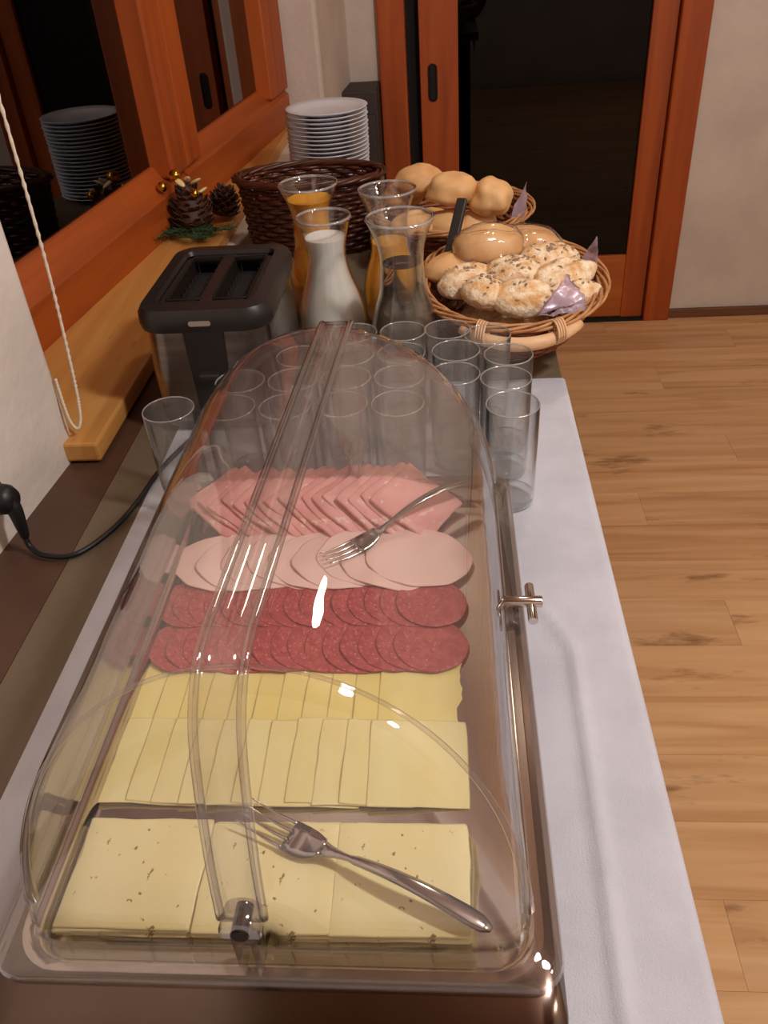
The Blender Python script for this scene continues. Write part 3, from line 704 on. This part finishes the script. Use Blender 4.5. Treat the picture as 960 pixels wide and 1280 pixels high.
# blind cord
cp = curve_pts([(-0.505, 1.034, 1.95), (-0.506, 1.033, 1.6), (-0.5065, 1.030, 1.35), (-0.506, 1.022, 1.17), (-0.507, 1.006, 1.03), (-0.508, 0.992, 0.965), (-0.513, 0.982, 0.947), (-0.520, 0.980, 0.965), (-0.526, 0.990, 1.02)], 26)
obj('pull_cord', tube(cp, 0.0021, 7, rf=lambda t: 1.0+0.34*sin(t*2*pi*95)), M['cord'], None, smooth='all')
tag(bpy.data.objects['pull_cord'], 'thin twisted cream blind cord hanging beside the plaster edge to the sill', 'cord')

# ------------------------------------------------------------------ wicker baskets
def oval(a, b, z, n, ph=0): return [(a*cos(2*pi*i/n+ph), b*sin(2*pi*i/n+ph), z) for i in range(n)]
def basket(loc, rz, ra, rb_, ba, bb, H, rows, stakes, label, wall_m, rim_m, wrad=0.0036, handles=(), rim_strands=5, rim_r=0.0026, rim_spread=0.009, ease=0.75, bottom_m=None):
    e = empty('wicker_basket', loc, rz); tag(e, label, 'basket')
    def at(t, th, off=0):
        k = t**ease
        a = ba+(ra-ba)*k+off; b = bb+(rb_-bb)*k+off
        return Vector((a*cos(th), b*sin(th), 0.006+(H-0.006)*t))
    obj('basket_bottom', loft([oval(ba, bb, 0.001, 40), oval(ba+0.002, bb+0.002, 0.006, 40)]), bottom_m or wall_m, e)
    for i in range(stakes):
        th = 2*pi*i/stakes
        obj('stake', tube([at(t/6, th) for t in range(7)], 0.0019, 5), wall_m, e)
    N = stakes*6
    for r in range(rows):
        t = (r+0.5)/rows
        pts = [at(t, 2*pi*i/N, 0.0034*cos(pi*stakes*i/N+pi*r)) for i in range(N)]
        obj('weaver', tube(pts, wrad, 6, True), wall_m, e, smooth='all')
    NR = 160
    for k in range(rim_strands):
        pts = []
        for i in range(NR):
            th = 2*pi*i/NR; ph = th*5+2*pi*k/rim_strands
            p = at(1.0, th, rim_spread*(0.9+cos(ph))); p.z += rim_spread*0.42*sin(ph)+0.003; pts.append(p)
        obj('rim_strand', tube(pts, rim_r, 6, True), rim_m, e, smooth='all')
    for (a0, a1) in handles:
        pts = []
        for i in range(29):
            u = i/28; th = a0+(a1-a0)*u; p = at(0.97, th, 0.019+0.009*sin(pi*u)); p.z -= 0.003+0.008*sin(pi*u); pts.append(p)
        h = obj('handle', tube(pts, 0.0100, 10, rf=lambda t: 0.75+0.30*sin(pi*t)), M['peeled'], e, smooth='all'); h['label'] = 'thick pale peeled cane handle'
        for q in (0.18, 0.82):
            j = int(q*28); c = pts[j]; d = (pts[j+1]-pts[j-1]).normalized()
            rad_dir = Vector((c.x, c.y, 0)).normalized(); cc = c-rad_dir*0.006+Vector((0, 0, 0.006)); loops = []
            for s_ in range(4):
                o_ = cc+d*(s_-1.5)*0.0042
                loops.append(tube([o_+rad_dir*0.019*cos(2*pi*i/18)+Vector((0, 0, 1))*0.016*sin(2*pi*i/18) for i in range(18)], 0.0019, 6, True))
            obj('binding', loops, M['peeled'], h, smooth='all')
    return e
NB = (0.101, 1.345, CT+0.0005)
basket(NB, 0, 0.138, 0.190, 0.088, 0.110, 0.094, 11, 30, 'oval wicker basket holding the seeded rolls at the counter edge', M['wicker_dark'], M['wicker'],
       handles=[(rad(238), rad(305))], bottom_m=M['wicker'])
FB = (0.012, 1.712, CT+0.0005)
basket(FB, rad(-12), 0.142, 0.150, 0.090, 0.100, 0.098, 11, 30, 'round wicker basket of smooth pale rolls behind the seeded rolls', M['wicker_dark'], M['wicker'], bottom_m=M['wicker'])
basket((-0.285, 1.815, CT+0.0005), 0, 0.146, 0.080, 0.134, 0.070, 0.148, 15, 34, 'tall dark brown wicker basket in front of the plate stack', M['wicker_brown'], M['wicker_brown'],
       wrad=0.0044, rim_strands=4, rim_r=0.0042, rim_spread=0.007, ease=1.0, bottom_m=M['wicker_brown'])

# ------------------------------------------------------------------ bread rolls
def roll_geo(L, W, Hh, seed, cleft=0.0, lump=0.006):
    v, f = ellipsoid(1, 1, 1, 36, 22); out = []
    for x, y, z in v:
        # squarish oval with flatter underside
        k = 1+lump/ W * 0.9*noise.noise(Vector((x*1.4+seed*3.1, y*1.4, z*1.4)))+0.03*noise.noise(Vector((x*4+seed, y*4, z*4)))
        X = x*L/2*k; Y = y*W/2*k; Z = z*Hh/2*k
        if z < 0: Z *= 0.72
        if cleft:
            lat = Y/(W/2)+0.25*sin(x*2+seed)
            g = math.exp(-(lat/0.20)**2)*max(0, z)*(1-abs(x)**4)
            Z -= cleft*g
            Z += cleft*0.35*math.exp(-((abs(lat)-0.38)/0.2)**2)*max(0, z)
        out.append((X, Y, Z+Hh*0.36))
    return out, f
def seeds_geo(g, seed, n=34, L=0.09, W=0.06):
    rnd = random.Random(seed); vs = g[0]; parts = []
    topv = [Vector(p) for p in vs if p[2] > max(q[2] for q in vs)*0.62]
    for _ in range(n):
        p = rnd.choice(topv); a = rnd.uniform(0, pi)
        q = T(p.x+rnd.uniform(-.002, .002), p.y+rnd.uniform(-.002, .002), p.z+0.0006, rnd.uniform(-.3, .3), rnd.uniform(-.3, .3), a)
        o = [(0.0048, 0, 0), (0, 0.0024, 0), (-0.0048, 0, 0), (0, -0.0024, 0), (0, 0, 0.0014), (0, 0, -0.0012)]
        parts.append(xf((o, [(0, 1, 4), (1, 2, 4), (2, 3, 4), (3, 0, 4), (1, 0, 5), (2, 1, 5), (3, 2, 5), (0, 3, 5)]), q))
    return parts
def roll(x, y, z, L, W, Hh, seed, rz, label, group, seeded=0, cleft=0.006, rx=0, ry=0, m='bread', lump=0.006):
    if group == G1: L *= 1.12; W *= 1.16; Hh *= 1.22; z += 0.004
    g = roll_geo(L, W, Hh, seed, cleft, lump)
    e = empty('bread_roll', (x, y, z-Hh*0.36)); e.rotation_euler = (rx, ry, rz)
    obj('crust', g, M[m], e, smooth='all')
    if seeded:
        s = obj('seeds', seeds_geo(g, seed, seeded), M['seeds'], e, smooth=False); s['kind'] = 'stuff'
    tag(e, label, 'bread roll', group); return e
G1 = 'seeded rolls in the front basket'
roll(0.066, 1.385, 1.030, 0.108, 0.068, 0.056, 1, rad(14), 'large smooth roll under clear film at the back of the front basket', G1, cleft=0.007)
roll(0.138, 1.436, 1.012, 0.100, 0.066, 0.052, 2, rad(-20), 'smooth roll under clear film at the back right of the front basket', G1, cleft=0.004)
roll(0.162, 1.374, 1.008, 0.098, 0.062, 0.046, 3, rad(20), 'oval roll with sunflower seeds on the right, behind the long floury roll', G1, 40, 0.002, rx=rad(12), m='breadseed')
roll(0.104, 1.326, 1.008, 0.086, 0.056, 0.044, 4, rad(-12), 'small seed-topped roll in the centre of the front basket', G1, 34, 0.002, rx=rad(14), m='breadseed')
roll(0.010, 1.372, 1.000, 0.092, 0.060, 0.046, 5, rad(18), 'smooth pale roll at the left edge of the front basket', G1, cleft=0.003)
roll(0.030, 1.318, 0.998, 0.094, 0.058, 0.046, 6, rad(25), 'roll with a few seeds at the left, between two others', G1, 16, 0.003, rx=rad(8), m='breadseed')
roll(0.050, 1.258, 1.000, 0.078, 0.064, 0.048, 7, rad(70), 'thickly seeded roll at the front left of the front basket', G1, 46, 0.002, rx=rad(10), ry=rad(12), m='breadseed')
roll(0.112, 1.246, 0.998, 0.088, 0.064, 0.048, 8, rad(-6), 'floury split roll at the front middle above the cane handle', G1, 12, 0.005, rx=rad(14), m='breadseed')
roll(0.182, 1.318, 1.004, 0.100, 0.054, 0.044, 9, rad(28), 'long floury roll on the right of the front basket', G1, 8, 0.004, rx=rad(10), m='breadseed')
roll(0.190, 1.270, 0.988, 0.092, 0.054, 0.040, 10, rad(22), 'roll at the right rim of the front basket beside the purple film', G1, 20, 0.003, m='breadseed')
for k, (x, y) in enumerate(((0.06, 1.31), (0.13, 1.30), (0.055, 1.39), (0.125, 1.39), (0.09, 1.45), (0.095, 1.255))):
    roll(x, y, 0.945, 0.085, 0.058, 0.042, 30+k, rad(60*k), 'roll in the lower layer of the front basket, %s' % ('centre left', 'centre right', 'back left', 'back right', 'far back', 'front')[k], 'lower rolls in the front basket', 0, 0.003, m='breadseed')
G2 = 'smooth rolls in the rear basket'
roll(-0.050, 1.672, 1.062, 0.104, 0.080, 0.066, 12, rad(-10), 'round smooth roll on top at the left of the rear basket', G2, cleft=0.002, lump=0.014)
roll(0.012, 1.610, 1.062, 0.100, 0.080, 0.070, 13, rad(10), 'large smooth roll on top in the middle of the rear basket', G2, cleft=0.002, lump=0.014)
roll(0.082, 1.598, 1.046, 0.080, 0.076, 0.078, 14, rad(70), 'upright smooth roll on top at the right of the rear basket', G2, cleft=0.002, lump=0.018)
roll(-0.062, 1.600, 1.004, 0.092, 0.070, 0.055, 15, rad(10), 'smooth roll at the lower left of the rear basket', G2, cleft=0.004)
roll(-0.004, 1.600, 1.002, 0.084, 0.066, 0.055, 16, rad(-30), 'smooth roll low in the rear basket behind the black handle', G2, cleft=0.004)
roll(0.054, 1.610, 1.000, 0.084, 0.066, 0.055, 17, rad(30), 'smooth roll low in the rear basket under the right-hand roll', G2, cleft=0.004)
roll(-0.085, 1.700, 1.030, 0.084, 0.070, 0.060, 18, rad(40), 'smooth roll at the far left of the rear basket', G2, cleft=0.002)
for k, (x, y) in enumerate(((-0.03, 1.74), (0.05, 1.72), (-0.03, 1.66), (0.04, 1.66))):
    roll(x, y, 0.955+0.0*k, 0.095, 0.075, 0.075, 40+k, rad(50*k), 'roll in the lower layer of the rear basket, %s' % ('back left', 'back right', 'front left', 'front right')[k], 'lower rolls in the rear basket', 0, 0.003)

# crinkled film: corners sticking out of the baskets and film over the back rolls
def tip_geo(p0, p1, p2, seed, n=12, amp=0.006):
    """crumpled triangle with thickness from solidify; p0,p1 base, p2 tip"""
    a, b, c = Vector(p0), Vector(p1), Vector(p2); V = []; idx = {}; F = []
    nr = (b-a).cross(c-a).normalized()
    for i in range(n+1):
        for j in range(n+1-i):
            u, v_ = i/n, j/n; p = a+(b-a)*u+(c-a)*v_
            hgt = amp*noise.noise(p*55+Vector((seed, 0, 0)))+amp*0.7*abs(noise.noise(p*120+Vector((0, seed, 0))))
            edge = 0.003*noise.noise(p*140)
            idx[i, j] = len(V); V.append(tuple(p+nr*hgt+Vector((edge, edge, 0))))
    for i in range(n):
        for j in range(n-i):
            F.append((idx[i, j], idx[i+1, j], idx[i, j+1]))
            if i+j < n-1: F.append((idx[i+1, j], idx[i+1, j+1], idx[i, j+1]))
    return V, F
def film(geos, m, label, cat='film'):
    o = obj('plastic_film', geos, M[m], None, smooth='all', fix=False); s = o.modifiers.new('thickness', 'SOLIDIFY'); s.thickness = 0.0003
    tag(o, label, cat); return o
film([tip_geo((0.205, 1.385, 0.985), (0.245, 1.375, 0.992), (0.240, 1.372, 1.052), 3), tip_geo((0.190, 1.392, 0.998), (0.222, 1.380, 0.998), (0.205, 1.385, 1.020), 5)], 'film', 'upright crinkled purple film tip at the right rim of the front basket')
film([tip_geo((0.130, 1.175, 1.004), (0.205, 1.215, 1.008), (0.176, 1.240, 1.040), 8), tip_geo((0.130, 1.175, 1.004), (0.205, 1.215, 1.008), (0.200, 1.190, 1.001), 9)], 'film', 'flat folded purple film corner on the front rim of the front basket')
film([tip_geo((0.110, 1.615, 0.990), (0.150, 1.640, 0.998), (0.146, 1.640, 1.064), 12)], 'film', 'upright crinkled purple film tip at the right rim of the rear basket')
def drape(x0, x1, y0, y1, hf, seed):
    n = 26; V = []; F = []
    for j in range(n+1):
        for i in range(n+1):
            x = x0+(x1-x0)*i/n+0.004*noise.noise(Vector((j*0.6, seed, 0))); y = y0+(y1-y0)*j/n+0.004*noise.noise(Vector((i*0.6, 0, seed)))
            V.append((x, y, hf(x, y)+0.0035*abs(noise.noise(Vector((x*60+seed, y*60, 0))))))
    for j in range(n):
        for i in range(n): F.append((j*(n+1)+i, j*(n+1)+i+1, (j+1)*(n+1)+i+1, (j+1)*(n+1)+i))
    return V, F
from mathutils.bvhtree import BVHTree
bpy.context.view_layer.update()
fv = []; ff = []
for e_ in [o for o in bpy.data.objects if o.name in ('bread_roll', 'bread_roll.001')]:
    for ch in e_.children:
        if ch.name.startswith('crust'):
            k0 = len(fv); fv += [ch.matrix_world @ q.co for q in ch.data.vertices]; ff += [tuple(i+k0 for i in p.vertices) for p in ch.data.polygons]
bv = BVHTree.FromPolygons(fv, ff)
def hump(x, y):
    zs = []
    for dx, dy in ((0, 0), (0.003, 0), (-0.003, 0), (0, 0.003), (0, -0.003)):
        h = bv.ray_cast(Vector((x+dx, y+dy, 1.3)), Vector((0, 0, -1)))
        zs.append(h[0].z if h[0] is not None else 0.996)
    return max(max(zs), 1.0)+0.003
film([drape(0.008, 0.192, 1.334, 1.478, hump, 4)], 'wrap', 'shiny clear film draped over the two back rolls')

# knife with black handle leaning between the baskets
kn = empty('bread_knife', (0.003, 1.395, 1.022)); v = Vector((0.024, 0.095, 0.062))
kn.rotation_mode = 'QUATERNION'; kn.rotation_quaternion = v.to_track_quat('X', 'Z')
obj('handle', loft([[(x, p[0], p[1]) for p in ((-0.0085, -0.006), (0.0085, -0.006), (0.0095, 0.0), (0.0085, 0.006), (-0.0085, 0.006), (-0.0095, 0.0))] for x in (0, 0.004, 0.10, 0.112)]), M['blackp'], kn, smooth=False, bevel=0.002)
obj('blade', loft([[(0.001, -0.008, -0.001), (0.001, 0.008, -0.001), (0.001, 0.008, 0.001), (0.001, -0.008, 0.001)], [(-0.05, -0.009, -0.0006), (-0.05, 0.008, -0.0006), (-0.05, 0.008, 0.0006), (-0.05, -0.009, 0.0006)]]), M['silver'], kn, smooth=False)
tag(kn, 'knife with a flat black handle leaning between the two bread baskets', 'knife')

# ------------------------------------------------------------------ plates
ppr = [(0, 0.0), (0.050, 0.0), (0.056, 0.0), (0.060, 0.003), (0.082, 0.0085), (0.0985, 0.0145), (0.1, 0.0158), (0.0985, 0.0165), (0.082, 0.0110), (0.062, 0.0060), (0.050, 0.0042), (0, 0.0040)]
pmesh = mesh('plate', lathe(ppr, 56), M['porcelain'], 'all')
NPL = 21
for i in range(NPL):
    o = obj('plate', pmesh, None, None, (-0.292+random.uniform(-.0012, .0012)+0.00025*i, 2.215+random.uniform(-.0012, .0012), CT+0.0006+i*0.0093), (0, 0, random.uniform(0, 6)))
    tag(o, 'topmost white plate of the tall stack' if i == NPL-1 else ('lowest white plate of the tall stack' if i == 0 else 'white porcelain plate in the tall stack, %s from the top' % ORD[NPL-1-i]), 'plate', 'stacked white plates')

# ------------------------------------------------------------------ pine cone decoration on the sill
dc = empty('table_decoration', (-0.560, 1.860, sz1+0.0005)); tag(dc, 'dark pine cone arrangement with gold baubles and fir greenery on the sill', 'decoration')
def cone_geo(R_, Hc, seed):
    parts = [lathe([(0, 0), (R_*0.6, 0.005), (R_*0.8, Hc*0.3), (R_*0.5, Hc*0.75), (0, Hc*0.97)], 16)]
    return parts[0]
def pine_cone(x, y, z, R_, Hc, tilt, rz):
    c = obj('pine_cone', cone_geo(R_, Hc, 1), M['cone'], dc, (x, y, z), (tilt, 0, rz))
    sc_me = mesh('cone_scale', loft([[(0, -0.006, 0), (0, 0.006, 0), (0, 0.006, 0.0015), (0, -0.006, 0.0015)], [(0.014, -0.008, 0.004), (0.014, 0.008, 0.004), (0.014, 0.008, 0.0065), (0.014, -0.008, 0.0065)], [(0.021, -0.003, 0.008), (0.021, 0.003, 0.008), (0.021, 0.003, 0.010), (0.021, -0.003, 0.010)]]), M['cone'])
    k = 0
    for r in range(8):
        t = r/8; rr = R_*(0.55+0.45*sin(pi*(0.25+0.6*t)))*(1-0.5*t*t)
        for q in range(9):
            a = k*2.39996; k += 1
            s = obj('cone_scale', sc_me, None, c, (rr*0.7*cos(a), rr*0.7*sin(a), Hc*(0.04+t*0.9)), (0, -0.25-0.5*t, a)); s.scale = (1, 1, 1) if t < .6 else (.75, .75, .75)
pine_cone(0.0, 0.0, 0.004, 0.048, 0.098, 0.12, 0.3)
pine_cone(-0.075, 0.030, 0.006, 0.034, 0.070, -0.3, 1.3)
pine_cone(0.050, 0.070, 0.006, 0.032, 0.065, 0.3, 2.3)
for (x, y, z, r) in ((-0.020, 0.0, 0.118, 0.013), (-0.050, -0.01, 0.098, 0.011), (0.024, -0.030, 0.086, 0.010)):
    obj('gold_bauble', ellipsoid(r, r, r, 18, 12), M['gold'], dc, (x, y, z), smooth='all')
for (x, y, z, a, b_) in ((0.004, 0.0, 0.108, 0.4, 0.9), (0.020, 0.006, 0.102, 1.2, 1.1), (0.034, -0.008, 0.086, 2.3, 1.3), (-0.010, -0.010, 0.106, 4.0, 1.0)):
    obj('ribbon_loop', ellipsoid(0.007, 0.0035, 0.015, 12, 8), M['ribbon'], dc, (x, y, z), (b_, 0.3, a), smooth='all')
tw_ = []
rnd = random.Random(5)
for b in range(11):
    a = rnd.uniform(pi*0.85, pi*2.1); L = rnd.uniform(0.06, 0.10); x0, y0 = rnd.uniform(-.05, .04), rnd.uniform(-.05, .0)
    P0 = Vector((x0, y0, 0.008)); P1 = P0+Vector((cos(a)*L*1.1, sin(a)*L*0.8, 0.008))
    if P1.x < -0.10: P1.x = -0.10
    tw_.append(tube([P0, P0.lerp(P1, .5)+Vector((0, 0, .004)), P1], 0.0015, 5))
    for k in range(46):
        c = P0.lerp(P1, k/46); s = 1 if k % 2 else -1; aa = a+s*0.9+rnd.uniform(-.2, .2)
        tw_.append(tube([c, c+Vector((cos(aa)*0.017, sin(aa)*0.017, rnd.uniform(-.001, .010)))], 0.0010, 3))
s = obj('fir_needles', tw_, M['needle'], dc, smooth=False); s['kind'] = 'stuff'

# ------------------------------------------------------------------ dark cupboard against the far wall
cb = empty('side_cupboard', (0, 0, 0)); tag(cb, 'dark low cupboard with a chamfered corner behind the plate stack', 'cupboard')
prf = [(-0.405, 0.0), (DL-0.004, 0.0), (DL-0.004, 0.955), (-0.385, 0.955), (-0.405, 0.915)]
obj('carcass', loft([[(x, yy, z) for x, z in prf] for yy in (3.20, 3.388)]), M['leather'], cb, smooth=False, bevel=0.004)
obj('cupboard_door', box(-0.395, DL-0.012, 3.186, 3.1995, 0.05, 0.88), M['leather'], cb, smooth=False, bevel=0.003)
